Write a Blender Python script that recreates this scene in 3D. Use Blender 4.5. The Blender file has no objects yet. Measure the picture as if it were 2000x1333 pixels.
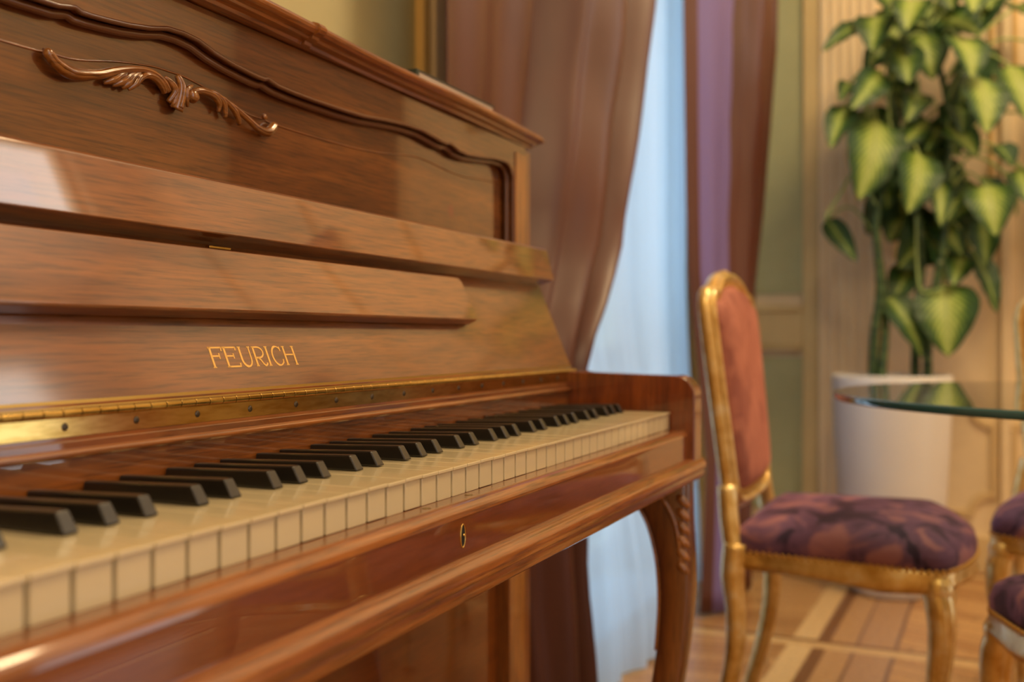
import bpy, bmesh, math, random
from mathutils import Vector, Matrix
random.seed(7)
C = bpy.context.scene.collection
S = bpy.context.scene
R = math.radians
KEYTOP = .735
LOCAL = set()
# ---------------------------------------------------------------- camera
cam = bpy.data.cameras.new('camera'); camo = bpy.data.objects.new('camera', cam); C.objects.link(camo)
CAMP = Vector((-.0574, -.3529, KEYTOP + .0981))
yaw, pitch = .4269, -.0034
fw = Vector((math.cos(pitch) * math.cos(yaw), math.cos(pitch) * math.sin(yaw), math.sin(pitch)))
camo.location = CAMP
camo.rotation_euler = fw.to_track_quat('-Z', 'Y').to_euler()
cam.sensor_width = 36; cam.lens = 35; cam.clip_start = .02; cam.clip_end = 60
cam.dof.use_dof = True; cam.dof.focus_distance = .80; cam.dof.aperture_fstop = 4.2
S.camera = camo
# ---------------------------------------------------------------- world, lights, exposure
S.view_settings.view_transform = 'Standard'; S.view_settings.look = 'None'
S.view_settings.exposure = -.58; S.view_settings.gamma = 1; S.view_settings.use_curve_mapping = False
w = bpy.data.worlds.new('world'); S.world = w; w.use_nodes = True
w.node_tree.nodes['Background'].inputs[0].default_value = (.55, .75, 1.0, 1)
w.node_tree.nodes['Background'].inputs[1].default_value = 1.0

def area(name, loc, rot, sx, sy, power, col):
    l = bpy.data.lights.new(name, 'AREA'); l.shape = 'RECTANGLE'; l.size = sx; l.size_y = sy
    l.energy = power; l.color = col
    o = bpy.data.objects.new(name, l); C.objects.link(o); o.location = loc; o.rotation_euler = rot
    return o
# daylight outside the curtained french window behind the piano end (points into the room, -Y)
area('daylight_curtained_window', (2.55, .98, 1.45), (R(-90), 0, 0), 1.7, 2.7, 60, (.54, .78, 1.0))
# lights in the wall openings opposite the piano (pointing +Y)
area('added_transom_light', (2.95, -2.56, 3.06), (R(90), 0, 0), 1.1, .70, 22, (1.0, .94, .84))  # unseen transom, added for the pale reflection on the fallboard lip
area('added_low_light', (2.55, -2.56, .55), (R(90), 0, 0), .9, .9, 7, (1.0, .92, .82))  # unseen low window, added for reflections on the hinge and nameboard
area('daylight_opposite_window', (-.9, -2.56, 1.85), (R(90), 0, 0), 1.4, 3.3, 26, (1.0, .95, .88))
# unseen warm fill under the ceiling, added to light the room; no fixtures
area('ceiling_fill_light', (2.25, -1.1, 3.60), (0, 0, 0), .8, .8, 110, (1.0, .73, .40))
area('ceiling_fill_light', (-.7, -.9, 3.60), (0, 0, 0), .8, .8, 62, (1.0, .73, .40))

# ---------------------------------------------------------------- materials
def mat(name, col=(.5, .5, .5), rough=.5, metal=0, coat=0, coat_rough=.05, sheen=0, ior=1.45):
    m = bpy.data.materials.new(name); m.use_nodes = True
    b = m.node_tree.nodes['Principled BSDF']
    b.inputs['Base Color'].default_value = (*col, 1); b.inputs['Roughness'].default_value = rough
    b.inputs['Metallic'].default_value = metal; b.inputs['Coat Weight'].default_value = coat
    b.inputs['Coat Roughness'].default_value = coat_rough; b.inputs['IOR'].default_value = ior
    b.inputs['Sheen Weight'].default_value = sheen
    return m

class N:                                   # tiny node helper
    def __init__(s, m): s.t = m.node_tree; s.b = s.t.nodes['Principled BSDF']
    def n(s, kind, **kw):
        x = s.t.nodes.new(kind)
        for k, v in kw.items():
            if k.startswith('i_'): x.inputs[k[2:].replace('_', ' ')].default_value = v
            else: setattr(x, k, v)
        return x
    def l(s, a, b): s.t.links.new(a, b)
    def coord(s, scale=(1, 1, 1), rot=(0, 0, 0), loc=(0, 0, 0), kind='Object'):
        c = s.n('ShaderNodeTexCoord'); m = s.n('ShaderNodeMapping')
        m.inputs['Scale'].default_value = scale; m.inputs['Rotation'].default_value = rot; m.inputs['Location'].default_value = loc
        s.l(c.outputs[kind], m.inputs[0]); return m.outputs[0]
    def noise(s, v, scale=5, detail=6, rough=.6, dist=0):
        x = s.n('ShaderNodeTexNoise'); x.inputs['Scale'].default_value = scale; x.inputs['Detail'].default_value = detail
        x.inputs['Roughness'].default_value = rough; x.inputs['Distortion'].default_value = dist
        s.l(v, x.inputs['Vector']); return x.outputs[0]
    def ramp(s, f, stops):
        x = s.n('ShaderNodeValToRGB'); e = x.color_ramp.elements
        while len(e) < len(stops): e.new(.5)
        for q, (p, c) in zip(e, stops): q.position = p; q.color = (*c, 1) if len(c) == 3 else c
        s.l(f, x.inputs[0]); return x.outputs[0]
    def mix(s, f, a, b, mode='MIX'):
        x = s.n('ShaderNodeMix', data_type='RGBA', blend_type=mode)
        if isinstance(f, (int, float)): x.inputs[0].default_value = f
        else: s.l(f, x.inputs[0])
        for i, q in ((6, a), (7, b)):
            if isinstance(q, tuple): x.inputs[i].default_value = (*q, 1)
            else: s.l(q, x.inputs[i])
        return x.outputs[2]
    def math(s, op, a, b=None, c=None):
        x = s.n('ShaderNodeMath', operation=op)
        for i, q in enumerate((a, b, c)):
            if q is None: continue
            if isinstance(q, (int, float)): x.inputs[i].default_value = q
            else: s.l(q, x.inputs[i])
        return x.outputs[0]
    def bump(s, h, strength=.2, dist=.001):
        x = s.n('ShaderNodeBump'); x.inputs['Strength'].default_value = strength; x.inputs['Distance'].default_value = dist
        s.l(h, x.inputs['Height']); s.l(x.outputs[0], s.b.inputs['Normal']); return x

def wood(name, dark, mid, light, axis='x', rough=.35, coat=1, coat_rough=.04, figure=1.0, seed=0, pores=True):
    m = mat(name, mid, rough, coat=coat, coat_rough=coat_rough); k = N(m); k.b.inputs['Coat IOR'].default_value = 1.62
    sc = {'x': (1.1, 9, 9), 'z': (9, 9, 1.1), 'y': (9, 1.1, 9)}[axis]
    sc2 = {'x': (22, 420, 420), 'z': (420, 420, 22), 'y': (420, 22, 420)}[axis]
    v = k.coord(sc, loc=(seed, seed * .7, seed * .3)); f = k.noise(v, 2.2, 5, .55, 1.6 * figure)
    v3 = k.coord(tuple(q * 3 for q in sc), loc=(seed, 3, 1)); f3 = k.noise(v3, 3.0, 4, .6, .8)
    base = k.ramp(f, [(.25, dark), (.48, mid), (.74, light)])
    base = k.mix(k.math('MULTIPLY', k.math('MAXIMUM', k.math('SUBTRACT', f3, .42), 0.0), 1.1), base, dark, 'MIX')
    fine = k.noise(k.coord(sc2), 1.0, 3, .6)
    fr = k.ramp(fine, [(.34, (.55, .50, .45)), (.50, (1.0, 1.0, 1.0)), (.75, (1.30, 1.28, 1.2))])
    col = k.mix(1.0 if pores else .35, base, fr, 'MULTIPLY')
    k.l(col, k.b.inputs['Base Color'])
    return m

WALNUT = wood('walnut_veneer', (.085, .023, .004), (.175, .051, .008), (.255, .083, .014), coat_rough=.03, rough=.4, figure=.8)
FALLW = wood('walnut_fallboard', (.08, .021, .004), (.165, .048, .008), (.245, .080, .014), coat_rough=.09, rough=.4, figure=.8, seed=3)
PANEL = wood('walnut_figured_panel', (.060, .015, .002), (.135, .038, .005), (.215, .068, .010), figure=1.3, seed=4, coat_rough=.03)
k = N(PANEL); dn = k.n('ShaderNodeVectorMath', operation='DISTANCE'); tcn = k.n('ShaderNodeTexCoord'); k.l(tcn.outputs['Object'], dn.inputs[0]); dn.inputs[1].default_value = (1.074, .248, .996)
old = [q for q in k.t.links if q.to_socket == k.b.inputs['Base Color']][0].from_socket
k.l(k.mix(k.ramp(dn.outputs['Value'], [(.004, (1, 1, 1)), (.010, (0, 0, 0))]), old, (.16, .018, .004)), k.b.inputs['Base Color'])   # small red knot in the veneer
EDGE = wood('solid_orange_walnut', (.115, .028, .002), (.235, .066, .005), (.34, .112, .012), seed=9, coat_rough=.07, rough=.45, figure=.8)
SLIP = wood('mahogany_gloss', (.11, .021, .001), (.17, .038, .0015), (.22, .055, .002), seed=2, coat_rough=.015, pores=False, figure=.7)
CHEEK = wood('mahogany_cheek', (.085, .015, .002), (.17, .034, .005), (.25, .062, .009), axis='z', seed=5, coat_rough=.06)
STILE = wood('stile_wood', (.13, .038, .003), (.26, .08, .007), (.36, .125, .013), axis='z', seed=6, coat_rough=.06)
LEGW = wood('carved_leg_wood', (.06, .015, .002), (.14, .040, .004), (.23, .075, .009), axis='z', seed=8, coat_rough=.18, rough=.4)
CARVE = wood('carved_walnut', (.15, .048, .006), (.28, .098, .016), (.40, .155, .03), seed=1, coat_rough=.10, rough=.3)
IVORY = mat('ivory_keytop', (.64, .545, .34), .28, coat=.7, coat_rough=.06)
KEYSIDE = mat('key_wood', (.45, .28, .12), .7)
EBONY = mat('ebony_key', (.007, .006, .005), .36, coat=.45, coat_rough=.22)
k = N(EBONY); k.bump(k.noise(k.coord((400, 60, 400)), 1, 3), .25, .0004)
BRASS = mat('polished_brass', (.62, .42, .12), .16, metal=1)
k = N(BRASS); k.l(k.ramp(k.noise(k.coord((12, 60, 60)), 3, 4), [(.3, (.48, .30, .07)), (.6, (.70, .50, .17))]), k.b.inputs['Base Color'])
DARKBRASS = mat('aged_brass', (.30, .19, .05), .3, metal=1)
STEEL = mat('blued_screw', (.10, .085, .07), .3, metal=1)
BLACK = mat('black_recess', (.006, .005, .004), .8)
GOLDINK = mat('gilt_lettering', (.78, .47, .13), .35, metal=.35)
GILT = mat('gilded_wood', (.66, .42, .12), .34, metal=.55, coat=.4, coat_rough=.15)
k = N(GILT); k.l(k.ramp(k.noise(k.coord((14, 14, 14)), 2, 4), [(.32, (.60, .34, .07)), (.55, (.82, .57, .20)), (.75, (.88, .76, .46))]), k.b.inputs['Base Color'])
NAIL = mat('gilt_nails', (.62, .36, .10), .35, metal=.8)

def velvet(name, a, b, c):
    m = mat(name, b, .75, sheen=.9); k = N(m)
    k.b.inputs['Sheen Roughness'].default_value = .35; k.b.inputs['Sheen Tint'].default_value = (*c, 1)
    f = k.noise(k.coord((9, 9, 9)), 1.6, 3, .5, .7)
    k.l(k.ramp(f, [(.40, a), (.47, b), (.52, b), (.60, c)]), k.b.inputs['Base Color'])
    k.bump(f, .4, .01); return m
VELVET = velvet('purple_damask_velvet', (.028, .015, .052), (.135, .065, .15), (.32, .14, .18))
VBACK = velvet('rose_velvet', (.27, .085, .065), (.36, .125, .09), (.42, .155, .11))

def plain(name, col, rough=.6, var=.08, scale=3):
    m = mat(name, col, rough); k = N(m)
    c2 = tuple(max(0, q * (1 - var)) for q in col); c3 = tuple(min(1, q * (1 + var)) for q in col)
    k.l(k.ramp(k.noise(k.coord(), scale, 4), [(.35, c2), (.65, c3)]), k.b.inputs['Base Color']); return m
WALLG = plain('pale_green_wall', (.44, .385, .195))
CREAM = plain('cream_paint', (.80, .64, .40), .5)
CREAMD = plain('cream_moulding', (.66, .49, .25), .5)
TRIMG = plain('gold_trim', (.70, .46, .16), .45)
CEIL = plain('white_ceiling', (.82, .76, .66), .8)
PLASTW = plain('white_planter_plastic', (.72, .70, .67), .35, .02)
DOORW = wood('dark_door_wood', (.03, .010, .004), (.07, .022, .007), (.11, .04, .012), axis='z', coat_rough=.2)
DRAPE = mat('satin_drape', (.24, .085, .060), .42, sheen=.0, ior=1.55); k = N(DRAPE)
k.b.inputs['Sheen Tint'].default_value = (.9, .5, .45, 1)
k.l(k.ramp(k.noise(k.coord((3, 3, .5)), 3, 3), [(.3, (.075, .019, .010)), (.7, (.105, .028, .015))]), k.b.inputs['Base Color'])
DRAPE_BLUE = mat('drape_window_blue', (.18, .13, .33), .5)  # brown satin as blue window light tints it, put into the colour
SHEER = bpy.data.materials.new('sheer_voile'); SHEER.use_nodes = True
t = SHEER.node_tree; t.nodes.clear()
o_ = t.nodes.new('ShaderNodeOutputMaterial'); d_ = t.nodes.new('ShaderNodeBsdfDiffuse'); r_ = t.nodes.new('ShaderNodeBsdfTranslucent'); x_ = t.nodes.new('ShaderNodeMixShader'); x2 = t.nodes.new('ShaderNodeMixShader'); tr = t.nodes.new('ShaderNodeBsdfTransparent')
d_.inputs[0].default_value = (.66, .72, .78, 1); r_.inputs[0].default_value = (.64, .74, .82, 1)
x_.inputs[0].default_value = .72; x2.inputs[0].default_value = .12
t.links.new(d_.outputs[0], x_.inputs[1]); t.links.new(r_.outputs[0], x_.inputs[2]); t.links.new(x_.outputs[0], x2.inputs[1]); t.links.new(tr.outputs[0], x2.inputs[2]); t.links.new(x2.outputs[0], o_.inputs[0])
GLASS = mat('clear_table_glass', (.86, .97, .95), 0.0); GLASS.node_tree.nodes['Principled BSDF'].inputs['Transmission Weight'].default_value = 1
GLASSE = mat('teal_glass_edge', (.025, .12, .155), .08, coat=1)
PANE = mat('window_glass', (1, 1, 1), 0); PANE.node_tree.nodes['Principled BSDF'].inputs['Transmission Weight'].default_value = 1
PAPER = mat('paper', (.74, .64, .50), .8); COVER = mat('dark_green_cover', (.03, .045, .035), .5)
SOIL = mat('soil', (.05, .03, .02), .95)
STEM = mat('green_stem', (.10, .20, .04), .5); k = N(STEM)
k.l(k.ramp(k.noise(k.coord((8, 8, 30)), 2, 3), [(.40, (.02, .05, .018)), (.6, (.07, .13, .035)), (.75, (.20, .20, .12))]), k.b.inputs['Base Color'])
PETI = mat('pale_petiole', (.30, .40, .12), .5)
# ---------------------------------------------------------------- mesh helpers
def me(name, vs, fs, m, parent=None, smooth=False, bevel=0, seg=2, angle=24):
    d = bpy.data.meshes.new(name); d.from_pydata([tuple(v) for v in vs], [], fs); d.update()
    b = bmesh.new(); b.from_mesh(d); bmesh.ops.recalc_face_normals(b, faces=b.faces[:]); b.to_mesh(d); b.free()
    d.materials.append(m)
    o = bpy.data.objects.new(name, d); C.objects.link(o)
    if parent:
        o.parent = parent
        if parent.type == 'EMPTY': o.location = tuple(-q for q in parent.location) if parent.name not in LOCAL else (0, 0, 0)
    if smooth:
        for p in d.polygons: p.use_smooth = True
    if bevel:
        md = o.modifiers.new('bevel', 'BEVEL'); md.width = bevel; md.segments = seg; md.limit_method = 'ANGLE'; md.angle_limit = R(angle)
        for p in d.polygons: p.use_smooth = True
        md.harden_normals = True
    elif smooth:
        pass
    return o
class G:                                   # geometry collector
    def __init__(s): s.v = []; s.f = []
    def add(s, vs, fs):
        n = len(s.v); s.v += [Vector(v) for v in vs]; s.f += [tuple(i + n for i in f) for f in fs]; return s
    def box(s, x0, x1, y0, y1, z0, z1):
        return s.add([(x, y, z) for x in (x0, x1) for y in (y0, y1) for z in (z0, z1)],
                     [(0, 1, 3, 2), (4, 6, 7, 5), (0, 4, 5, 1), (2, 3, 7, 6), (0, 2, 6, 4), (1, 5, 7, 3)])
    def ext(s, prof, x0, x1):              # closed (y,z) profile swept along X
        n = len(prof)
        return s.add([(x0, y, z) for y, z in prof] + [(x1, y, z) for y, z in prof],
                     [(i, (i + 1) % n, (i + 1) % n + n, i + n) for i in range(n)] + [tuple(range(n)), tuple(range(2 * n - 1, n - 1, -1))])
    def exty(s, poly, y0, y1):             # closed (x,z) outline swept along Y
        n = len(poly)
        return s.add([(x, y0, z) for x, z in poly] + [(x, y1, z) for x, z in poly],
                     [(i, (i + 1) % n, (i + 1) % n + n, i + n) for i in range(n)] + [tuple(range(n)), tuple(range(2 * n - 1, n - 1, -1))])
    def extz(s, poly, z0, z1):
        n = len(poly)
        return s.add([(x, y, z0) for x, y in poly] + [(x, y, z1) for x, y in poly],
                     [(i, (i + 1) % n, (i + 1) % n + n, i + n) for i in range(n)] + [tuple(range(n)), tuple(range(2 * n - 1, n - 1, -1))])
    def tube(s, pts, rad, n=10, closed=False, flat=1.0, flatdir=None, caps=True):
        P = [Vector(p) for p in pts]; m = len(P)
        if not isinstance(rad, (list, tuple)): rad = [rad] * m
        rings = []; up = None
        for i, p in enumerate(P):
            a = P[(i - 1) % m] if (closed or i > 0) else p; b = P[(i + 1) % m] if (closed or i < m - 1) else p
            t = (b - a).normalized()
            if up is None:
                up = Vector(flatdir) if flatdir else (Vector((0, 0, 1)) if abs(t.z) < .9 else Vector((1, 0, 0)))
            if flatdir: up = Vector(flatdir)
            sd = t.cross(up)
            if sd.length < 1e-6: sd = t.cross(Vector((0, 1, .1)))
            sd.normalize(); u2 = sd.cross(t).normalized()
            if not flatdir: up = u2
            rings.append([p + sd * (math.cos(q) * rad[i]) + u2 * (math.sin(q) * rad[i] * flat) for q in [2 * math.pi * j / n for j in range(n)]])
        vs = [v for r in rings for v in r]; fs = []
        for i in range(m if closed else m - 1):
            for j in range(n):
                a = i * n + j; b = i * n + (j + 1) % n; c = ((i + 1) % m) * n + (j + 1) % n; d = ((i + 1) % m) * n + j
                fs.append((a, b, c, d))
        if not closed and caps: fs += [tuple(range(n)), tuple(range((m - 1) * n, m * n))]
        return s.add(vs, fs)
    def lathe(s, prof, c=(0, 0, 0), n=32, cap=True):
        m = len(prof); vs = [(c[0] + r * math.cos(2 * math.pi * j / n), c[1] + r * math.sin(2 * math.pi * j / n), c[2] + z) for r, z in prof for j in range(n)]
        fs = [(i * n + j, i * n + (j + 1) % n, (i + 1) * n + (j + 1) % n, (i + 1) * n + j) for i in range(m - 1) for j in range(n)]
        if cap: fs += [tuple(range(n)), tuple(range((m - 1) * n, m * n))]
        return s.add(vs, fs)
    def ball(s, c, r, n=6, sq=(1, 1, 1)):
        vs = [(c[0], c[1], c[2] + r * sq[2])]
        for i in range(1, n): 
            for j in range(n * 2):
                a = math.pi * i / n; b = math.pi * j / n
                vs.append((c[0] + r * sq[0] * math.sin(a) * math.cos(b), c[1] + r * sq[1] * math.sin(a) * math.sin(b), c[2] + r * sq[2] * math.cos(a)))
        vs.append((c[0], c[1], c[2] - r * sq[2])); w = n * 2; fs = [(0, 1 + j, 1 + (j + 1) % w) for j in range(w)]
        for i in range(n - 2):
            for j in range(w): fs.append((1 + i * w + j, 1 + (i + 1) * w + j, 1 + (i + 1) * w + (j + 1) % w, 1 + i * w + (j + 1) % w))
        e = len(vs) - 1; fs += [(e, e - w + (j + 1) % w, e - w + j) for j in range(w)]
        return s.add(vs, fs)
    def grid(s, fn, nu, nv, closeu=False):
        vs = [fn(i / (nu - (0 if closeu else 1)), j / (nv - 1)) for i in range(nu) for j in range(nv)]
        fs = [(i * nv + j, ((i + 1) % nu) * nv + j, ((i + 1) % nu) * nv + j + 1, i * nv + j + 1) for i in range(nu if closeu else nu - 1) for j in range(nv - 1)]
        return s.add(vs, fs)
    def make(s, name, m, parent=None, **kw): return me(name, s.v, s.f, m, parent, **kw)
def smooth_path(pts, n=6, closed=False):
    P = [Vector(p) for p in pts]; out = []; m = len(P)
    for i in range(m if closed else m - 1):
        p0 = P[(i - 1) % m] if (closed or i) else P[0]; p1 = P[i]; p2 = P[(i + 1) % m]; p3 = P[(i + 2) % m] if (closed or i < m - 2) else P[-1]
        for j in range(n):
            t = j / n
            out.append(.5 * ((2 * p1) + (p2 - p0) * t + (2 * p0 - 5 * p1 + 4 * p2 - p3) * t * t + (3 * p1 - p0 - 3 * p2 + p3) * t ** 3))
    if not closed: out.append(P[-1])
    return out
def lerp_list(vals, n):
    m = len(vals) - 1; out = []
    for i in range(n):
        q = i / (n - 1) * m; a = min(int(q), m - 1); out.append(vals[a] + (vals[a + 1] - vals[a]) * (q - a))
    return out
def empty(name, loc, label, cat, group=None, local=False):
    o = bpy.data.objects.new(name, None); C.objects.link(o); o.location = loc; o.empty_display_size = .1
    o['label'] = label; o['category'] = cat
    if group: o['group'] = group
    if local: LOCAL.add(o.name)
    return o
def struct(o): o['kind'] = 'structure'; return o
def tag(o, label, cat, group=None):
    o['label'] = label; o['category'] = cat
    if group: o['group'] = group
    return o
# ---------------------------------------------------------------- the room
WY, WX, WF, WL, H = .56, 3.85, -2.45, -2.6, 3.72
FLOOR = mat('parquet', (.4, .22, .09), .32, coat=.35, coat_rough=.2); k = N(FLOOR)
xyz = k.n('ShaderNodeSeparateXYZ'); tc = k.n('ShaderNodeTexCoord'); k.l(tc.outputs['Object'], xyz.inputs[0])
br = k.n('ShaderNodeTexBrick'); br.offset = .5
for a, b in (('Scale', 1.0), ('Mortar Size', .0022), ('Bias', 0.0), ('Brick Width', .42), ('Row Height', .075)): br.inputs[a].default_value = b
br.inputs['Color1'].default_value = (.36, .17, .055, 1); br.inputs['Color2'].default_value = (.56, .32, .13, 1); br.inputs['Mortar'].default_value = (.10, .045, .018, 1)
k.l(k.coord(rot=(0, 0, R(78))), br.inputs['Vector'])
br2 = k.n('ShaderNodeTexBrick'); br2.offset = .5
for a, b in (('Scale', 1.0), ('Mortar Size', .0022), ('Bias', 0.0), ('Brick Width', .42), ('Row Height', .075)): br2.inputs[a].default_value = b
br2.inputs['Color1'].default_value = (.40, .19, .065, 1); br2.inputs['Color2'].default_value = (.58, .33, .13, 1); br2.inputs['Mortar'].default_value = (.10, .045, .018, 1)
k.l(k.coord(rot=(0, 0, R(112))), br2.inputs['Vector'])
PER = 1.02
yy = k.math('MODULO', k.math('ADD', k.math('MULTIPLY_ADD', xyz.outputs[0], .03, xyz.outputs[1]), 10 * PER + .0), PER)   # stripes run along the room
xx = k.math('MODULO', k.math('ADD', xyz.outputs[0], 10 * PER + .35), PER)
def band(v, lo, hi):
    return k.math('MULTIPLY', k.math('GREATER_THAN', v, lo), k.math('LESS_THAN', v, hi))
half = k.math('GREATER_THAN', yy, .5)
col = k.mix(half, br.outputs[0], br2.outputs[0])
grain = k.ramp(k.noise(k.coord((40, 40, 40)), 2, 4), [(.35, (.78, .74, .7)), (.65, (1.1, 1.08, 1.05))])
# stripe: pale band, dark inlay, middle board with fine dark lines
o0 = .10
for lo, hi, c in ((o0, o0 + .065, (.72, .50, .24)), (o0 - .035, o0, (.20, .085, .03)), (o0 - .10, o0 - .035, (.50, .29, .125)), (o0 - .108, o0 - .10, (.22, .11, .06))):
    if lo < 0: lo += PER; hi += PER
    col = k.mix(band(yy, lo, hi), col, c)
mid = k.mix(band(yy, PER - .10, PER - .008), col, (.44, .25, .12))
col = k.mix(band(yy, PER - .108, PER - .098), mid, (.17, .08, .05))
col = k.mix(band(xx, .0, .05), col, (.66, .44, .20)); col = k.mix(band(xx, .05, .075), col, (.20, .085, .03))
k.l(k.mix(1.0, col, grain, 'MULTIPLY'), k.b.inputs['Base Color'])
struct(G().box(WL, WX, WF, WY, -.06, 0).make('floor', FLOOR))
struct(G().box(WL, WX, WF, WY, H, H + .05).make('ceiling', CEIL))
# back wall (behind the piano) with the french window opening
WX0, WX1, WZ1 = 1.74, 3.34, 2.85
g = G().box(WL, WX0, WY, WY + .34, 0, H).box(WX1, WX, WY, WY + .34, 0, H).box(WX0, WX1, WY, WY + .34, WZ1, H)
struct(g.make('wall_back', WALLG))
g = G().box(WX, WX + .1, WF, WY + .34, 0, H); struct(g.make('wall_right', CREAM))
struct(G().box(WL - .1, WL, WF, WY + .34, 0, H).make('wall_left', CREAM))
g = G(); xs = [WL, -1.65, -.15, 2.10, 3.50, WX]
g.box(xs[0], xs[1], WF - .3, WF, 0, H).box(xs[2], xs[3], WF - .3, WF, 0, H).box(xs[4], xs[5], WF - .3, WF, 0, H)
g.box(xs[1], xs[2], WF - .3, WF, 3.55, H).box(xs[3], xs[4], WF - .3, WF, 3.41, H).box(xs[1], xs[2], WF - .3, WF, 0, .2).box(xs[3], xs[4], WF - .3, WF, 0, .1)
g.box(xs[3], xs[4], WF - .3, WF, 1.0, 2.71).box(3.0, xs[4], WF - .3, WF, .1, 1.0).box(xs[3], 2.40, WF - .3, WF, 2.71, 3.41)
struct(g.make('wall_front', CREAM))
for i, (a, b, zz) in enumerate(((xs[1], xs[2], (.2, 1.2, 2.2, 3.55)), (2.40, 3.50, (2.71, 3.41)), (2.10, 3.0, (.1, 1.0)))):  # opposite window, then frames of the added transom and low window
    g = G()
    for x in (a + .03, b - .03): g.box(x - .03, x + .03, WF - .09, WF - .04, zz[0], zz[-1])
    for z in zz: g.box(a, b, WF - .088, WF - .042, z - .025, z + .025)
    struct(g.make('window_%d' % (i + 2), CREAM))
# curtained window frame
wr = bpy.data.objects.new('window_1', None); C.objects.link(wr); wr.location = ((WX0 + WX1) / 2, WY + .2, 0); struct(wr)
g = G()
for x in (WX0 + .04, (WX0 + WX1) / 2, WX1 - .04): g.box(x - .045, x + .045, WY + .17, WY + .24, 0, WZ1)
for z in (.10, .75, 2.2, WZ1 - .04): g.box(WX0, WX1, WY + .172, WY + .238, z - .05, z + .05)
g.make('window_frame', CREAM, wr, bevel=.006)
G().box(WX0 + .05, WX1 - .05, WY + .20, WY + .204, .05, WZ1 - .03).make('window_pane', PANE, wr)
# wall panels behind the piano: gilt fillet and picture-rail moulding on the pale green wall
g = G()
for x in (-1.2, .1, 1.535): g.box(x - .011, x + .011, WY - .018, WY, .9, 3.2)
for a, b in ((-1.2, .1), (.1, 1.535)): g.box(a, b, WY - .018, WY, 3.18, 3.2).box(a, b, WY - .018, WY, .9, .92)
o = struct(g.make('trim_1', TRIMG))
g = G().box(1.56, 1.66, WY - .022, WY, 0, 3.2)
struct(g.make('trim_2', CREAM, bevel=.004))
# right wall: green panels between mouldings, pilaster casing, cream panels with gold fillets
def Yu(y37): return -.353 + (y37 + .353) * (WX + .0574) / 3.7574
yA, yB = Yu(.184), .50
g = G()
g.box(WX - .012, WX, Yu(.185), .50, 1.0, 3.2)
g.box(WX - .012, WX, Yu(.185), .50, .18, .76)
struct(g.make('trim_3', plain('sage_green_panel', (.42, .42, .22))))
g = G()
g.box(WX - .03, WX, Yu(.128), Yu(.185), 0, 3.3)                      # moulding stile left of the casing
g.box(WX - .03, WX, Yu(.185), .55, .80, .95)                         # chair rail
g.box(WX - .045, WX, Yu(.185), .55, .93, .955).box(WX - .045, WX, Yu(.185), .55, .785, .80)
g.box(WX - .03, WX, Yu(.185), .55, 3.15, 3.3)
struct(g.make('trim_4', plain('straw_moulding', (.62, .47, .22)), bevel=.006))
g = G()                                                              # fluted casing
a, b = Yu(-.07), Yu(.128)
g.box(WX - .035, WX, a, b, 0, 3.3)
for i in range(6):
    y = a + (b - a) * (i + .5) / 6; g.box(WX - .042, WX - .034, y - .010, y + .010, .15, 3.1)
struct(g.make('trim_5', CREAM, bevel=.006))
g = G(); y0, y1 = Yu(-.075), Yu(-.495)
g.box(WX - .028, WX, y1, Yu(-.463), .12, 3.3)                         # door stile, right of plant
g.box(WX - .028, WX, y1 - 1.2, y1 - 1.1, .12, 3.3)
struct(g.make('trim_6', CREAM, bevel=.005))
def frame(g, ya, yb, za, zb, wd, dp, scoop=0):                      # ring on the right wall
    def ring(ins):
        A, B, c, d = ya - ins, yb + ins, za + ins, zb - ins; out = []
        for (cy, cz, a0) in ((A, d, 0), (B, d, 1), (B, c, 2), (A, c, 3)):
            if scoop:
                for q in range(7):
                    t = q / 6 * math.pi / 2; r = scoop; sn, cs = r * math.sin(t), r * math.cos(t)
                    out.append([(cy - sn, cz - cs), (cy + cs, cz - sn), (cy + sn, cz + cs), (cy - cs, cz + sn)][a0])
            else: out.append((cy, cz))
        return out
    o, i = ring(0), ring(wd); n = len(o)
    # order corners so that ring runs round
    vs = [(WX, y, z) for y, z in o] + [(WX - dp, y, z) for y, z in o] + [(WX - dp, y, z) for y, z in i] + [(WX, y, z) for y, z in i]
    fs = []
    for q in range(n):
        p = (q + 1) % n
        for L in range(3): fs.append((L * n + q, L * n + p, (L + 1) * n + p, (L + 1) * n + q))
    g.add(vs, fs)
g = G(); frame(g, Yu(-.50), Yu(-1.15), 1.75, 3.1, .014, .016); frame(g, Yu(-.12), Yu(-.44), 1.12, 3.1, .012, .014)
struct(g.make('trim_7', TRIMG))
g = G(); frame(g, Yu(-.12), Yu(-.45), .2, .60, .016, .014, scoop=.07); frame(g, Yu(-.50), Yu(-1.15), .2, .60, .016, .014, scoop=.07)
struct(g.make('trim_8', CREAMD))
g = G().box(WX - .022, WX, y1 - 1.1, Yu(-.075), 0, .13).box(WX - .022, WX, Yu(.128), .5, 0, .13)
struct(g.make('baseboard_right', CREAMD, bevel=.005))
struct(G().box(WL, WX0 - .02, WY - .022, WY, 0, .13).make('baseboard_back', CREAM, bevel=.005))
# dark panelled door further along the right wall
dr = bpy.data.objects.new('door_1', None); C.objects.link(dr); dr.location = (WX, -1.96, 0); struct(dr)
G().box(WX - .05, WX - .002, -2.42, -1.5, .01, 2.35).make('door_leaf', DOORW, dr)
g = G()
for za, zb in ((.15, .75), (.9, 2.2)):
    for ya, yb in ((-2.35, -2.0), (-1.92, -1.57)): g.box(WX - .062, WX - .05, ya, yb, za, zb)
g.make('door_panel', DOORW, dr, bevel=.006)
G().tube([(WX - .05, -1.56, 1.03), (WX - .10, -1.56, 1.03), (WX - .10, -1.66, 1.03)], .009).make('door_handle', BRASS, dr, smooth=True)

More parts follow.
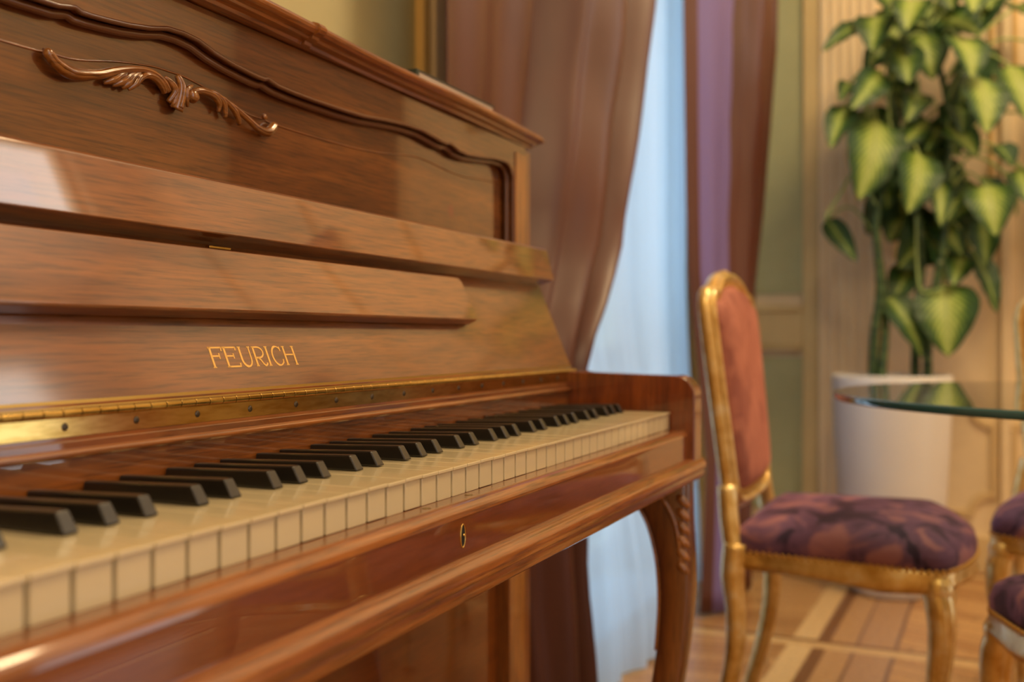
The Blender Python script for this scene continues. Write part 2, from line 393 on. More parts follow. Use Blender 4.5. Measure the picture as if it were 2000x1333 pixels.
# ---------------------------------------------------------------- curtains
def curve1(P, s):                          # smooth interpolation through (s, value) points
    for a, b in zip(P, P[1:]):
        if a[0] <= s <= b[0]:
            t = (s - a[0]) / (b[0] - a[0]); t = t * t * (3 - 2 * t); return a[1] + (b[1] - a[1]) * t
    return P[-1][1]
def drape(prof, m, shape, k=1.0, n=220, nz=48, z1=3.0, zlo=.012, ripple=.004, seed=1, second=None, fade=None):
    rnd = random.Random(seed); ph = [rnd.uniform(0, 6.28) for _ in range(4)]
    def lr(z):
        for a, b in zip(prof, prof[1:]):
            if a[0] <= z <= b[0]:
                t = (z - a[0]) / (b[0] - a[0]); return [a[i] + (b[i] - a[i]) * t for i in range(1, 5)]
        return prof[-1][1:]
    def fn(s, tz):
        z = zlo + (z1 - zlo) * tz; xl, xr, yl, yr = lr(z)
        s2 = s + .006 * math.sin(z * 2.1 + ph[0] + s * 5) * math.sin(math.pi * s)
        y = yl + (yr - yl) * s + k * curve1(shape, min(1, max(0, s2))) + ripple * math.sin(s * 47 + ph[1] + 1.5 * math.sin(z * 1.1 + s * 9)) + .003 * math.sin(z * 17 + s * 21 + ph[2]) * math.sin(math.pi * s)
        return (xl + (xr - xl) * s, y, z)
    o = G().grid(fn, n, nz).make('curtain', m, smooth=True)
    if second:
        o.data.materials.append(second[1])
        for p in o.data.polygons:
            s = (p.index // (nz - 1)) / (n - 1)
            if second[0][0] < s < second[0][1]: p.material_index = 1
    md = o.modifiers.new('thickness', 'SOLIDIFY'); md.thickness = .003
    return o
o = drape([(0, 1.38, 1.925, .41, .385), (.24, 1.38, 1.89, .41, .39), (.39, 1.38, 1.875, .42, .40), (.62, 1.38, 1.860, .42, .40), (.80, 1.38, 1.870, .42, .40), (.87, 1.38, 1.965, .42, .40), (.93, 1.38, 2.045, .42, .40), (1.03, 1.38, 2.15, .42, .40), (1.11, 1.38, 2.185, .42, .40), (1.38, 1.38, 2.355, .42, .40), (1.78, 1.38, 2.535, .42, .40), (3.0, 1.38, 2.80, .42, .40)], DRAPE,
    [(0, 0), (.10, -.004), (.20, .002), (.30, -.004), (.36, .006), (.395, .032), (.42, .030), (.50, -.022), (.585, -.048), (.62, -.030), (.645, .030), (.69, -.010), (.765, -.045), (.80, -.018), (.84, .018), (.92, .0), (1, .012)], seed=5, k=2.0, ripple=.0025)
tag(o, 'left brown satin drape gathered back beside the piano lid', 'curtain', 'satin drapes at the window')
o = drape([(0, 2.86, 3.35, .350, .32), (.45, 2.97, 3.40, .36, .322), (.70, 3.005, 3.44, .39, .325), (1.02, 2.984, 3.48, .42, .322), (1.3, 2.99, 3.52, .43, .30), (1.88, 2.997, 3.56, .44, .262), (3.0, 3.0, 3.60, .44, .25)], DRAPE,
    [(0, .01), (.05, -.012), (.12, -.03), (.28, -.035), (.40, -.02), (.47, .030), (.55, .040), (.62, .0), (.72, -.030), (.84, -.022), (.91, .012), (1, .0)], seed=11, k=1.35, second=((.06, .42), DRAPE_BLUE))  # window-side strip carries the painted blue light
tag(o, 'right brown satin drape, blue window light painted mauve on its window side, hanging between window and green wall panel', 'curtain', 'satin drapes at the window')
def sheer():
    def fn(s, tz):
        z = .01 + 2.99 * tz; q = min(1, z / 1.1); q = q * q * (3 - 2 * q)
        X_ = 1.95 + 1.37 * s; hump = max(0, min(1, (X_ - 2.0) / .35)) * (1 - max(0, min(1, (X_ - 2.62) / .25)))
        y = .462 - .088 * hump * (1 - q) + .045 * q + .016 * math.sin(s * 27 + .5) * (.5 + .5 * q) + (.008 + .004 * (1 - q)) * math.sin(s * 64 + .9 * math.sin(s * 19)) + .003 * math.sin(s * 141 + 2)
        return (X_, y, z)
    return G().grid(fn, 420, 24).make('sheer_curtain', SHEER, smooth=True)
tag(sheer(), 'white sheer voile curtain lit blue by the window between the drapes', 'curtain')
g = G().tube([(1.35, .47, 3.04), (3.70, .47, 3.04)], .016, n=12)
for x in (1.34, 3.71): g.ball((x, .47, 3.04), .035)
for x in (1.45, 3.66): g.box(x - .01, x + .01, .47, .56, 3.03, 3.05)
tag(g.make('curtain_rod', BRASS, smooth=True), 'brass curtain rod above the french window holding the drapes', 'curtain rod')
# ---------------------------------------------------------------- the piano
CX = .577                                   # centre of the case
piano = empty('upright_piano', (CX, .25, 0), 'glossy walnut upright piano with open fallboard, ivory keys and gilt lettering', 'piano')
XL, XR = 2 * CX - 1.275, 1.275              # front frame ends
def board(name, prof, x0, x1, m, parent=piano, bevel=.0015, seg=2): return G().ext(prof, x0, x1).make(name, m, parent, bevel=bevel, seg=seg)
# keys
KW = .0235
d0 = None
for i in range(52):
    if i == 0:
        g = G().box(.0003, KW - .0006, -.0004, .144, KEYTOP - .0026, KEYTOP).box(.0012, KW - .0014, .0012, .143, KEYTOP - .0228, KEYTOP - .0026)
        d0 = g.make('white_key', IVORY, piano, bevel=.0006, seg=2); kk = d0
    else:
        kk = d0.copy(); C.objects.link(kk); kk.location.x = d0.location.x + KW * i
    kk.rotation_euler = (0, 0, 0)
    kk.location.z = d0.location.z if i == 0 else d0.location.z + random.uniform(-.0003, .0002)
b0 = None
offs = {1: -.0025, 2: .0025, 4: -.0035, 5: 0, 6: .0035}
for i in range(1, 52):
    r = (i - 2) % 7
    if r not in offs: continue
    X = KW * i + offs[r]
    if b0 is None:
        hb, ht = .0052, .0044
        z0, zf, zb = KEYTOP + .0005, KEYTOP + .0118, KEYTOP + .0092
        vs = [(s * hb, .0505, z0) for s in (-1, 1)] + [(s * ht, .0575, zf) for s in (-1, 1)] + [(s * ht, .143, zb) for s in (-1, 1)] + [(s * hb, .143, z0) for s in (-1, 1)]
        b0 = me('black_key', vs, [(0, 1, 3, 2), (2, 3, 5, 4), (4, 5, 7, 6), (6, 7, 1, 0), (0, 2, 4, 6), (1, 7, 5, 3)], EBONY, piano, bevel=.0013, seg=3)
        base = b0.location.x; b0.location.x = base + X
    else:
        q = b0.copy(); C.objects.link(q); q.location.x = base + X
# nameboard, rail, hinge
G().box(-.07, 1.2245, .1442, .160, .70, .770).make('nameboard', WALNUT, piano, bevel=.001)
prof = [(.1475, .7925), (.1465, .7665), (.1450, .7655)]
prof += [(.1405 + .0035 * (1 - math.cos(t)) if False else .1437 - .0035 * math.sin(t), .7622 + .0030 * math.cos(t)) for t in [math.pi * j / 8 for j in range(9)]]
prof += [(.160, .7592), (.160, .7925)]
board('hinge_rail', prof, -.07, 1.2448, EDGE, bevel=.0004)
# piano hinge
hg = G().box(-.07, 1.243, .1464, .1476, .7722, .7842).make('piano_hinge', BRASS, piano, bevel=.0003)
g = G(); x = -.065; kn = .01430
while x < 1.24:
    g.tube([(x + .0004, .1457, .7872), (x + kn - .0004, .1457, .7872)], .0029, n=12); x += kn
g.make('knuckle', BRASS, hg, smooth=False, bevel=.0002)
me('upper_leaf', [(x, .1468 + .424 * (z - .787) - .0010 + o, z) for x in (-.07, 1.243) for z in (.7880, .7945) for o in (0, .0008)], [(0, 1, 3, 2), (4, 6, 7, 5), (0, 4, 5, 1), (2, 3, 7, 6), (0, 2, 6, 4), (1, 5, 7, 3)], DARKBRASS, hg)
s0 = None
for i in range(-7, 15):
    X = .382 + .0576 * i
    if s0 is None:
        gg = G().lathe([(.0001, .0008), (.0012, .0012), (.0022, .0004), (.0026, 0), (.0026, -.0006)], n=16)
        gg.v = [Vector((v.x, .1464 - v.z, .7785 + v.y)) for v in gg.v]
        s0 = gg.make('screw', STEEL, hg, smooth=True); s0.location.x += X; sx = s0.location.x - X
    else:
        q = s0.copy(); C.objects.link(q); q.location.x = sx + X
gg = G().box(-.0016, .0016, .1452, .1456, .7783, .7787)
# fallboard: leaning panel, lip, desk (all lean 23 degrees)
FT = .424
def fp(y0, z0, along, out): # point at height 'along' up the lean, 'out' toward the player
    L = math.hypot(1, FT); return (y0 + FT / L * along - out / L, z0 + along / L + FT / L * out)
Y0, Z0 = .1490, .7920
pan = [fp(Y0, Z0, 0, 0), fp(Y0, Z0, .134, 0), fp(Y0, Z0, .134, -.017), fp(Y0, Z0, 0, -.012)]
FL, FR = 2 * CX - 1.2465, 1.2465
fall = board('fallboard', pan, FL, FR, FALLW, bevel=.0012)
lip = [(.1763, .9141), (.1874, .9565), (.1900, .9590), (.2075, .9540), (.2010, .9078), (.1990, .9072)]
board('fallboard_lip', lip, FL - .004, FR + .004, WALNUT, fall, bevel=.002, seg=3)
# gilt lettering on the fallboard
def letters():
    g = G(); L = math.hypot(1, FT); Hh = .01685
    thin, thick = .0013, .0021
    def pt(x, h, out): y, z = fp(Y0, Z0, .0200 + h * Hh, out); return (x, y, z)
    def stroke(P, w):
        # ribbon of width w (in the panel plane)
        m = len(P); A = []; B = []
        for i in range(m):
            a = P[max(i - 1, 0)]; b = P[min(i + 1, m - 1)]; dx = b[0] - a[0]; dh = (b[1] - a[1]) * Hh; l = math.hypot(dx, dh) or 1
            nx, nh = -dh / l, dx / l; ww = w[i] if isinstance(w, list) else w
            A.append((P[i][0] + nx * ww / 2, P[i][1] + nh * ww / 2 / Hh)); B.append((P[i][0] - nx * ww / 2, P[i][1] - nh * ww / 2 / Hh))
        vs = [pt(x, h, o) for o in (.00002, .00022) for x, h in A + B]; n = 2 * m; fs = []
        for i in range(m - 1):
            fs += [(i, i + 1, m + i + 1, m + i), (n + i, n + m + i, n + m + i + 1, n + i + 1), (i, n + i, n + i + 1, i + 1), (m + i, m + i + 1, n + m + i + 1, n + m + i)]
        fs += [(0, m, n + m, n), (m - 1, n + m - 1, n + 2 * m - 1, 2 * m - 1)]
        g.add(vs, fs)
    def serif(x, h, w=.0036): stroke([(x - w / 2, h), (x + w / 2, h)], .0009)
    def stem(x, w=thick, top=True, bot=True):
        stroke([(x, 0), (x, 1)], w)
        if bot: serif(x, .02)
        if top: serif(x, .98)
    def arc(cx, cy, rx, ry, a0, a1, n=18): return [(cx + rx * math.cos(R(a0 + (a1 - a0) * i / n)), cy + ry * math.sin(R(a0 + (a1 - a0) * i / n))) for i in range(n + 1)]
    # F
    x = .5279; stem(x); stroke([(x - .002, .97), (x + .0125, .97)], .0013); stroke([(x + .0125, 1.0), (x + .0122, .80)], .0012); stroke([(x, .56), (x + .0085, .56)], .0013); stroke([(x + .0085, .70), (x + .0085, .42)], .0012)
    x = .5437; stem(x); stroke([(x - .002, .97), (x + .0128, .97)], .0013); stroke([(x + .0128, 1.0), (x + .0125, .82)], .0012); stroke([(x, .55), (x + .0088, .55)], .0013); stroke([(x + .0088, .68), (x + .0088, .42)], .0012); stroke([(x - .001, .03), (x + .0135, .03)], .0014); stroke([(x + .0135, 0), (x + .0138, .2)], .0013)
    # U
    x = .5610; stroke([(x, 1), (x, .42)] + arc(x + .0056, .40, .0056, .39, 180, 360) + [(x + .0112, .42), (x + .0112, 1)], [thick] * 3 + [thick] * 8 + [.0014] * 12); serif(x, .98); serif(x + .0112, .98)
    # R
    x = .5777; stem(x, top=False); serif(x - .0006, .98, .0024)
    stroke([(x - .001, .97), (x + .0040, .97)] + arc(x + .0046, .70, .0062, .27, 90, -90, 14) + [(x + .0025, .43), (x, .43)], .0014)
    stroke([(x + .0032, .43), (x + .0058, .30), (x + .0078, .10), (x + .0098, .02), (x + .0118, .06), (x + .0126, .16)], .0015)
    # I
    x = .5935; stem(x)
    # C
    cx = .6062; stroke(arc(cx, .5, .0066, .49, 48, 318, 26), [.0011] * 5 + [.0018] * 16 + [.0012] * 6); stroke([(cx + .0045, .98), (cx + .0050, .74)], .0012); stroke([(cx + .0050, .12), (cx + .0055, .32)], .0012)
    # H
    x = .6160; stem(x); stem(x + .0122); stroke([(x, .55), (x + .0122, .55)], .0012)
    return g
letters().make('brand_lettering', GOLDINK, fall)
# music desk with its little hinges
DKR = .9735; DKL = 2 * CX - DKR - .002
L_ = math.hypot(1, FT); dy, dz = FT / L_, 1 / L_      # along the lean; outward = (-dz, dy)
def desk():
    vs = []; fs = []; h = .0545; th = .0152; r = .010
    out = []
    for sx, X, s in ((1, DKR, 1), (-1, DKL, -1)):
        pts = []
        for j in range(6):                           # rounded top corner
            t = math.pi / 2 * j / 5; pts.append((X - s * (.0045) - s * r * (1 - math.cos(t)) , h - r + r * math.sin(t)))
        q = [(X + s * .000, .004), (X - s * .003, 0)]
        out.append((pts, q))
    poly = [(out[0][1][1][0], 0), out[0][1][0]] + out[0][0] + out[1][0][::-1] + [out[1][1][0], (out[1][1][1][0], 0)]
    n = len(poly)
    for o in (0, th): vs += [(x, .158 + dy * a + dz * o, .853 + dz * a - dy * o) for x, a in poly]
    fs = [(i, (i + 1) % n, (i + 1) % n + n, i + n) for i in range(n)] + [tuple(range(n)), tuple(range(2 * n - 1, n - 1, -1))]
    return me('music_desk', vs, fs, WALNUT, piano, bevel=.0022, seg=3)
dk = desk()
for X in (.2725, .580, .8845):
    g = G().tube([(X - .021, .1735, .8442), (X + .021, .1735, .8442)], .0022, n=10)
    vs = [(X + sx * .021, .1745 + dy * a - dz * o, .8400 + dz * a + dy * o) for sx in (-1, 1) for a in (0, .005) for o in (-.0006, .0012)]
    g.add(vs, [(0, 1, 3, 2), (4, 6, 7, 5), (0, 4, 5, 1), (2, 3, 7, 6), (0, 2, 6, 4), (1, 5, 7, 3)])
    g.make('desk_hinge', BRASS, dk, bevel=.0003)
G().box(.555, .580, .186, .1905, .9035, .9055).make('desk_catch', BRASS, dk, bevel=.0004)
# key slip, lock, keybed
def arcp(cy, cz, r, a0, a1, n=6): return [(cy + r * math.cos(R(a0 + (a1 - a0) * i / n)), cz + r * math.sin(R(a0 + (a1 - a0) * i / n))) for i in range(n + 1)]
prof = [(.0120, .7120), (-.0125, .7122)] + arcp(-.0135, .7022, .0100, 90, 180, 8) + [(-.0235, .6735), (.0120, .6735)]
slip = board('key_slip', prof, -.0895, 1.2248, SLIP, bevel=.0002)
# rounded lighter lipping along the top edge of the slip
lp = [(-.0122, .7124)] + arcp(-.0137, .7022, .01035, 88, 172, 8) + [(-.0150, .7020)]
board('slip_lipping', lp, -.0895, 1.2247, EDGE, bevel=0)
for X in (.558, .624):
    gg = G().lathe([(.0001, 0), (.0032, 0), (.0032, .0003), (.0001, .0003)], c=(0, 0, 0), n=20); gg.v = [Vector((X + v.x, -.0065 + v.y, .71205 + v.z)) for v in gg.v]
    gg.make('lock_hole', DARKBRASS, slip)
gg = G(); pts = [(.581 + .0036 * math.cos(t) , .6900 + .0085 * math.sin(t)) for t in [2 * math.pi * j / 20 for j in range(20)]]
gg.tube([(x, -.0236, z) for x, z in pts], .0006, n=6, closed=True)
esc = gg.make('escutcheon', BRASS, slip, smooth=True)
gg = G().exty([(.581 + .0030 * math.cos(t), .6900 + .0078 * math.sin(t)) for t in [2 * math.pi * j / 20 for j in range(20)]], -.0238, -.0232); gg.make('keyhole', BLACK, slip)
G().ball((.5818, -.0239, .6905), .0010, 5).make('lock_pin', BRASS, slip, smooth=True)
G().box(-.0895, 1.2248, .0121, .25, .650, .7095).make('key_bed', SLIP, piano)
prof = [(-.0228, .6745)] + [(-.0235 - .0135 * math.sin(t), .6622 + .0122 * math.cos(t)) for t in [math.pi / 2 * j / 7 for j in range(8)]] + [(-.0365, .6588), (-.0338, .6572), (-.0345, .6540), (-.0335, .6475), (-.0300, .6450), (.02, .6450), (.02, .6745)]
board('keybed_moulding', prof, 2 * CX - 1.268, 1.268, EDGE, bevel=.0004)
# arms / cheeks
def cheek(x0, x1, name='cheek'):
    poly = [(.2345, .6600), (-.0318, .6600), (-.0318, .7560)] + [(-.0318 + .027 * (1 - math.cos(t)), .7560 + .027 * math.sin(t)) for t in [math.pi / 2 * j / 8 for j in range(1, 9)]] + [(.15, .7868), (.2345, .7868)]
    return G().ext(poly, x0, x1).make(name, CHEEK, piano, bevel=.0022, seg=3)
cheek(1.2250, 1.2620); cheek(2 * CX - 1.262, 2 * CX - 1.225)
G().box(-.089, -.0008, .001, .143, .66, .742).make('key_block', SLIP, piano, bevel=.003)
# upper case: sides, frame with shaped opening, recessed panel
for s in (1, -1):
    a, b = (1.2765, 1.3035) if s == 1 else (2 * CX - 1.3035, 2 * CX - 1.2765)
    G().box(a, b, .2362, .535, 0.02, 1.108).make('side_panel', CHEEK, piano, bevel=.002)
RC = [(0, 1.0840), (.018, 1.0828), (.037, 1.0777), (.060, 1.0738), (.082, 1.0716), (.095, 1.0706), (.104, 1.0704), (.109, 1.0722), (.114, 1.0712), (.124, 1.0690), (.150, 1.0680), (.180, 1.0678), (.230, 1.0686), (.270, 1.0702), (.315, 1.0750), (.357, 1.0783), (.395, 1.0792), (.425, 1.0765), (.445, 1.0745), (.458, 1.0745), (.466, 1.0766), (.474, 1.0750), (.490, 1.0708), (.515, 1.0702), (.560, 1.0745), (.600, 1.0792), (.630, 1.0800)]
cr = [(.630 + .0285 * math.sin(t), 1.0515 + .0285 * math.cos(t)) for t in [math.pi / 2 * j / 8 for j in range(1, 9)]]
RC2 = RC + cr + [(.6585, 1.02), (.6585, .97), (.6585, .93)]
RIGHT = [(CX + x, z) for x, z in RC2]; LEFT = [(CX - x, z) for x, z in RC2[1:]]
hole = LEFT[::-1] + RIGHT                    # from bottom-left, over the top, to bottom-right
FTOP = 1.1110
def frame_part(name, m):
    g = G(); n = len(hole)
    outer = []
    for i, (x, z) in enumerate(hole):
        if i < 3 + 0: outer.append((XL, z))
        elif i >= n - 3: outer.append((XR, z))
        else: outer.append((x, FTOP))
    # stretch corner samples
    for i in range(n):
        x, z = hole[i]
        if 3 <= i < 12: t = (i - 2) / 10; outer[i] = (XL + (x - XL) * max(0, (i - 6)) / 6, FTOP) if i >= 6 else (XL, .99 + (FTOP - .99) * (i - 2) / 4)
        if n - 12 < i <= n - 4: j = n - 1 - i; outer[i] = (XR + (x - XR) * max(0, (j - 6)) / 6, FTOP) if j >= 6 else (XR, .99 + (FTOP - .99) * (j - 2) / 4)
    vs = []
    for y in (.2320, .2520):
        vs += [(x, y, z) for x, z in hole] + [(x, y, z) for x, z in outer]
    N2 = 2 * n
    fs = []
    for i in range(n - 1):
        fs += [(i, i + 1, n + i + 1, n + i), (N2 + i, N2 + n + i, N2 + n + i + 1, N2 + i + 1), (i, N2 + i, N2 + i + 1, i + 1), (n + i, n + i + 1, N2 + n + i + 1, N2 + n + i)]
    fs += [(0, n, N2 + n, N2), (n - 1, N2 + n - 1, N2 + 2 * n - 1, 2 * n - 1)]
    g.add(vs, fs); return g.make(name, m, piano)
frame_part('upper_frame', PANEL)
g = G().tube([(x, .2335, z) for x, z in hole], .0022, n=8)
inner = []
nh = len(hole)
for i, (x, z) in enumerate(hole):
    a = hole[max(i - 1, 0)]; b = hole[min(i + 1, nh - 1)]; tx, tz = b[0] - a[0], b[1] - a[1]; l = math.hypot(tx, tz); inner.append((x + tz / l * .004, z - tx / l * .004))
g.tube([(x, .2425, z) for x, z in inner], .0036, n=8)
g.make('frame_bead', mat('dark_bead', (.12, .035, .008), .35, coat=1, coat_rough=.08), piano, smooth=True)
G().box(XL + .02, XR - .02, .2480, .2525, .90, 1.10).make('music_panel', PANEL, piano)
# vertical stile strip at the right and left ends (solid wood edge)
for a, b in ((1.2385, 1.2760), (2 * CX - 1.276, 2 * CX - 1.2385)):
    G().box(a, b, .2302, .2325, .93, 1.0985).make('frame_stile', STILE, piano, bevel=.0008)
# incised line of the panel
TL = [(0, 1.0538), (.02, 1.0533), (.055, 1.0481), (.095, 1.0395), (.118, 1.0385), (.124, 1.0400), (.13, 1.0372), (.19, 1.0366), (.28, 1.0383), (.33, 1.0420), (.40, 1.0500), (.44, 1.0495), (.475, 1.0470), (.50, 1.0455), (.545, 1.0457), (.60, 1.050), (.642, 1.0503)]
tl = smooth_path([(CX - x, .2479, z) for x, z in TL[1:]][::-1] + [(CX + x, .2479, z) for x, z in TL], 4)
G().tube(tl, .0009, n=6).make('panel_stringing', EDGE, piano, smooth=True)
# carved ornament
ORN = [([(0.4528, 1.0356), (0.4572, 1.0312), (0.4638, 1.0278), (0.4729, 1.0263), (0.4857, 1.0285), (0.4978, 1.0317), (0.5101, 1.0368), (0.5229, 1.0414), (0.5361, 1.0449), (0.5469, 1.0462), (0.5566, 1.045), (0.5651, 1.0408), (0.5708, 1.0358)], [0.00318, 0.00318, 0.00367, 0.00367, 0.00318, 0.00293, 0.00269, 0.00244, 0.0022, 0.0022, 0.00244, 0.00269, 0.00244]), ([(0.5281, 1.0417), (0.5178, 1.0362), (0.5101, 1.0304), (0.5033, 1.0269)], [0.00098, 0.00195, 0.00244, 0.00098]), ([(0.5347, 1.0428), (0.5255, 1.0365), (0.519, 1.031), (0.512, 1.0269)], [0.00098, 0.00195, 0.00244, 0.00098]), ([(0.5401, 1.0441), (0.5308, 1.0378), (0.5248, 1.0309), (0.5216, 1.0272)], [0.00098, 0.00171, 0.00244, 0.00122]), ([(0.5442, 1.044), (0.5361, 1.0381), (0.5327, 1.0322), (0.5275, 1.0275)], [0.00098, 0.00147, 0.00195, 0.00122]), ([(0.5361, 1.032), (0.5377, 1.0369), (0.5442, 1.042), (0.5538, 1.0423), (0.5615, 1.0384), (0.5665, 1.0338)], [0.00098, 0.00171, 0.0022, 0.00244, 0.00244, 0.00195]), ([(0.5796, 1.0505), (0.5825, 1.0427), (0.5818, 1.033), (0.5796, 1.0229)], [0.00171, 0.00318, 0.00415, 0.00489]), ([(0.5651, 1.046), (0.5723, 1.0419), (0.5759, 1.0359), (0.5708, 1.0269)], [0.00098, 0.0022, 0.00244, 0.00147]), ([(0.5969, 1.046), (0.59, 1.0412), (0.59, 1.0337), (0.593, 1.0279)], [0.00122, 0.00171, 0.00171, 0.00098]), ([(0.5737, 1.0428), (0.5774, 1.0362), (0.5752, 1.0273), (0.5744, 1.024)], [0.00098, 0.00171, 0.00171, 0.00098]), ([(0.5969, 1.0379), (0.5979, 1.0365)], [0.00415, 0.00415]), ([(0.5946, 1.0401), (0.6069, 1.0439), (0.6212, 1.0433), (0.6302, 1.038), (0.631, 1.0309)], [0.00171, 0.00244, 0.00244, 0.0022, 0.00098]), ([(0.6069, 1.0442), (0.6245, 1.0451), (0.636, 1.0392), (0.6401, 1.0277)], [0.00122, 0.0022, 0.0022, 0.00147]), ([(0.6164, 1.0452), (0.636, 1.0426), (0.6512, 1.0345), (0.6589, 1.0257)], [0.00122, 0.00195, 0.0022, 0.00171]), ([(0.6212, 1.0461), (0.641, 1.0417), (0.6651, 1.0327), (0.683, 1.0257), (0.6979, 1.0259), (0.7084, 1.0342)], [0.00122, 0.00171, 0.0022, 0.00269, 0.00367, 0.00318]), ([(0.6923, 1.0394), (0.6927, 1.0392)], [0.00195, 0.00195])]
g = G()
for P, r in ORN:
    sp = smooth_path([(x, 0, z) for x, z in P], 6); rr = lerp_list(r, len(sp)); m_ = len(sp)
    sp = [Vector((p.x, .2458 - .0052 * math.sin(math.pi * min(1, .25 + .6 * i / max(1, m_ - 1))) , p.z)) for i, p in enumerate(sp)]
    rr = [q * 1.3 for q in rr]; g.tube(sp, rr, n=10)
    # raised rib on top of every leaf
    if len(P) > 2: g.tube([Vector((p.x, p.y - q * .75, p.z + q * .1)) for p, q in zip(sp, rr)], [q * .42 for q in rr], n=6)
for q in ((.4528, 1.0356, .0042), (.7065, 1.0325, .0040), (.6925, 1.0393, .0022), (.6975, 1.0262, .0042)): g.ball((q[0], .2425, q[1]), q[2], 7)
g.make('carved_ornament', CARVE, piano, smooth=True)
# lid with serpentine front
def yf(x):
    a = abs(x - CX)
    y = .2005 + .004 * (a / .15) ** 2 if a < .146 else .2035 + .0075 * (1 - math.cos(min(1, (a - .15) / .5) * math.pi)) / 2 + .0035 * math.sin((a - .15) / .25 * math.pi)
    if .146 <= a < .158: y -= .0035
    return y
xsL = sorted(set([2 * CX - 1.306 + i * (2 * (1.306 - CX)) / 150 for i in range(151)] + [CX + s * q for s in (-1, 1) for q in (.1455, .1462, .1575, .1582)]))
lp = [(.34, 1.1330), (.018, 1.1330), (.009, 1.1324), (.0030, 1.1304), (0, 1.1268), (.0004, 1.1238), (.0030, 1.1210), (.0070, 1.1203), (.0095, 1.1195), (.0100, 1.1168), (.0180, 1.1155), (.0190, 1.1122), (.34, 1.1115)]
vs = []; n = len(lp)
for x in xsL:
    e = min(1, (1.306 - abs(x - CX) - CX) / .012) if abs(x - CX) > 1.306 - CX - .012 else 1
    e = math.sqrt(max(0, 1 - (1 - e) ** 2))
    vs += [(x, yf(x) + (o if o < .3 else .3365), 1.1205 + (z - 1.1205) * (.45 + .55 * e)) for o, z in lp]
fs = [(i * n + j, i * n + (j + 1) % n, (i + 1) * n + (j + 1) % n, (i + 1) * n + j) for i in range(len(xsL) - 1) for j in range(n)] + [tuple(range(n)), tuple(range((len(xsL) - 1) * n, len(xsL) * n))]
me('lid', vs, fs, EDGE, piano, smooth=False, bevel=.0012)
# lower front: knee panel in its frame, base rail, back
for a, b in ((1.2215, 1.2755), (2 * CX - 1.2755, 2 * CX - 1.2215)):
    G().box(a, b, .232, .256, .02, .6600).make('lower_stile', STILE, piano, bevel=.0015)
G().box(2 * CX - 1.2215, 1.2215, .250, .262, .09, .6600).make('knee_panel', SLIP, piano)
G().box(2 * CX - 1.2215, 1.2215, .225, .258, .02, .0900).make('base_rail', SLIP, piano, bevel=.003)
G().box(2 * CX - 1.2765, 1.2765, .50, .53, .02, 1.105).make('back_board', CHEEK, piano)
# cabriole legs with carved knees
def leg(x0, x1):
    fr = [(-.0245, .6450), (-.0250, .60), (-.0270, .5578), (-.0285, .5168), (-.0268, .4753), (-.0214, .4265), (-.0124, .368), (.004, .28), (.016, .19), (.020, .11), (.014, .06), (-.004, .03), (-.010, .0)]
    bk = [(.075, .6450), (.046, .6100), (.0311, .5800), (.0190, .5380), (.0155, .4850), (.0185, .4342), (.0268, .3769), (.040, .29), (.048, .19), (.049, .11), (.046, .06), (.044, .03), (.044, .0)]
    F_ = smooth_path([(0, y, z) for y, z in fr], 4); B_ = smooth_path([(0, y, z) for y, z in bk], 4)
    def fn(s, t):
        i = t * (len(F_) - 1); a = F_[int(round(i))]; b = B_[int(round(i))]
        cy, cz = (a.y + b.y) / 2, (a.z + b.z) / 2; ry = (b.y - a.y) / 2; rz = (b.z - a.z) / 2
        q = 2 * math.pi * s; cs, sn = math.cos(q), math.sin(q)
        px = math.copysign(abs(cs) ** .45, cs); py = math.copysign(abs(sn) ** .55, sn)
        wx = (x1 - x0) / 2 * (1 - .28 * max(0, min(1, (.5 - cz) / .4)))
        return ((x0 + x1) / 2 + px * wx, cy + py * ry, cz + py * rz)
    g = G().grid(fn, 28, len(F_), closeu=True)
    o = g.make('leg', LEGW, piano, smooth=True)
    c = G(); xm = (x0 + x1) / 2
    inn = x0 if x0 > CX else x1; sg = 1 if x0 > CX else -1
    for i in range(6):                                # acanthus leaves down the knee
        z = .618 - .0175 * i
        c.tube(smooth_path([(inn + sg * .0045, -.010, z + .008), (inn + sg * .0030, -.014, z + .005), (inn + sg * .0040, -.019, z - .001), (inn + sg * .008, -.0235, z - .007)], 4), lerp_list([.0025, .0062, .0062, .0035], 13), n=8)
        if i == 9: c.tube(smooth_path([(xm, -.026, z + .010), (xm + sg * .012, -.0285, z + .002), (xm + sg * .020, -.024, z - .012)], 4), lerp_list([.0022, .0040, .0018], 9), n=8)
    c.tube(smooth_path([(inn - sg * .0002, .012, .625), (inn - sg * .0004, -.004, .60), (inn - sg * .0002, -.012, .57), (inn + sg * .0002, -.016, .53)], 4), lerp_list([.003, .0035, .003, .0015], 13), n=8)
    c.tube(smooth_path([(inn + sg * .002, .052, .622), (inn + sg * .001, .030, .585), (inn + sg * .001, .0175, .535), (inn + sg * .001, .0145, .48), (inn + sg * .001, .0185, .42)], 5), .0022, n=8)
    c.make('carved_knee', CARVE, o, smooth=True)
leg(1.2165, 1.2625); leg(2 * CX - 1.2625, 2 * CX - 1.2165)
# booklet on the lid
bk = empty('booklet', (1.03, .30, 1.1335), 'thin dark-covered booklet with pale pages lying on the piano lid', 'book')
G().box(.945, 1.145, .2225, .37, 1.1345, 1.1412).make('pages', PAPER, bk)
g = G().box(.938, 1.147, .220, .372, 1.1412, 1.1425).box(.938, 1.147, .220, .372, 1.1332, 1.1344).box(.938, .9445, .220, .372, 1.1344, 1.1412)
g.make('cover', COVER, bk, bevel=.0004)
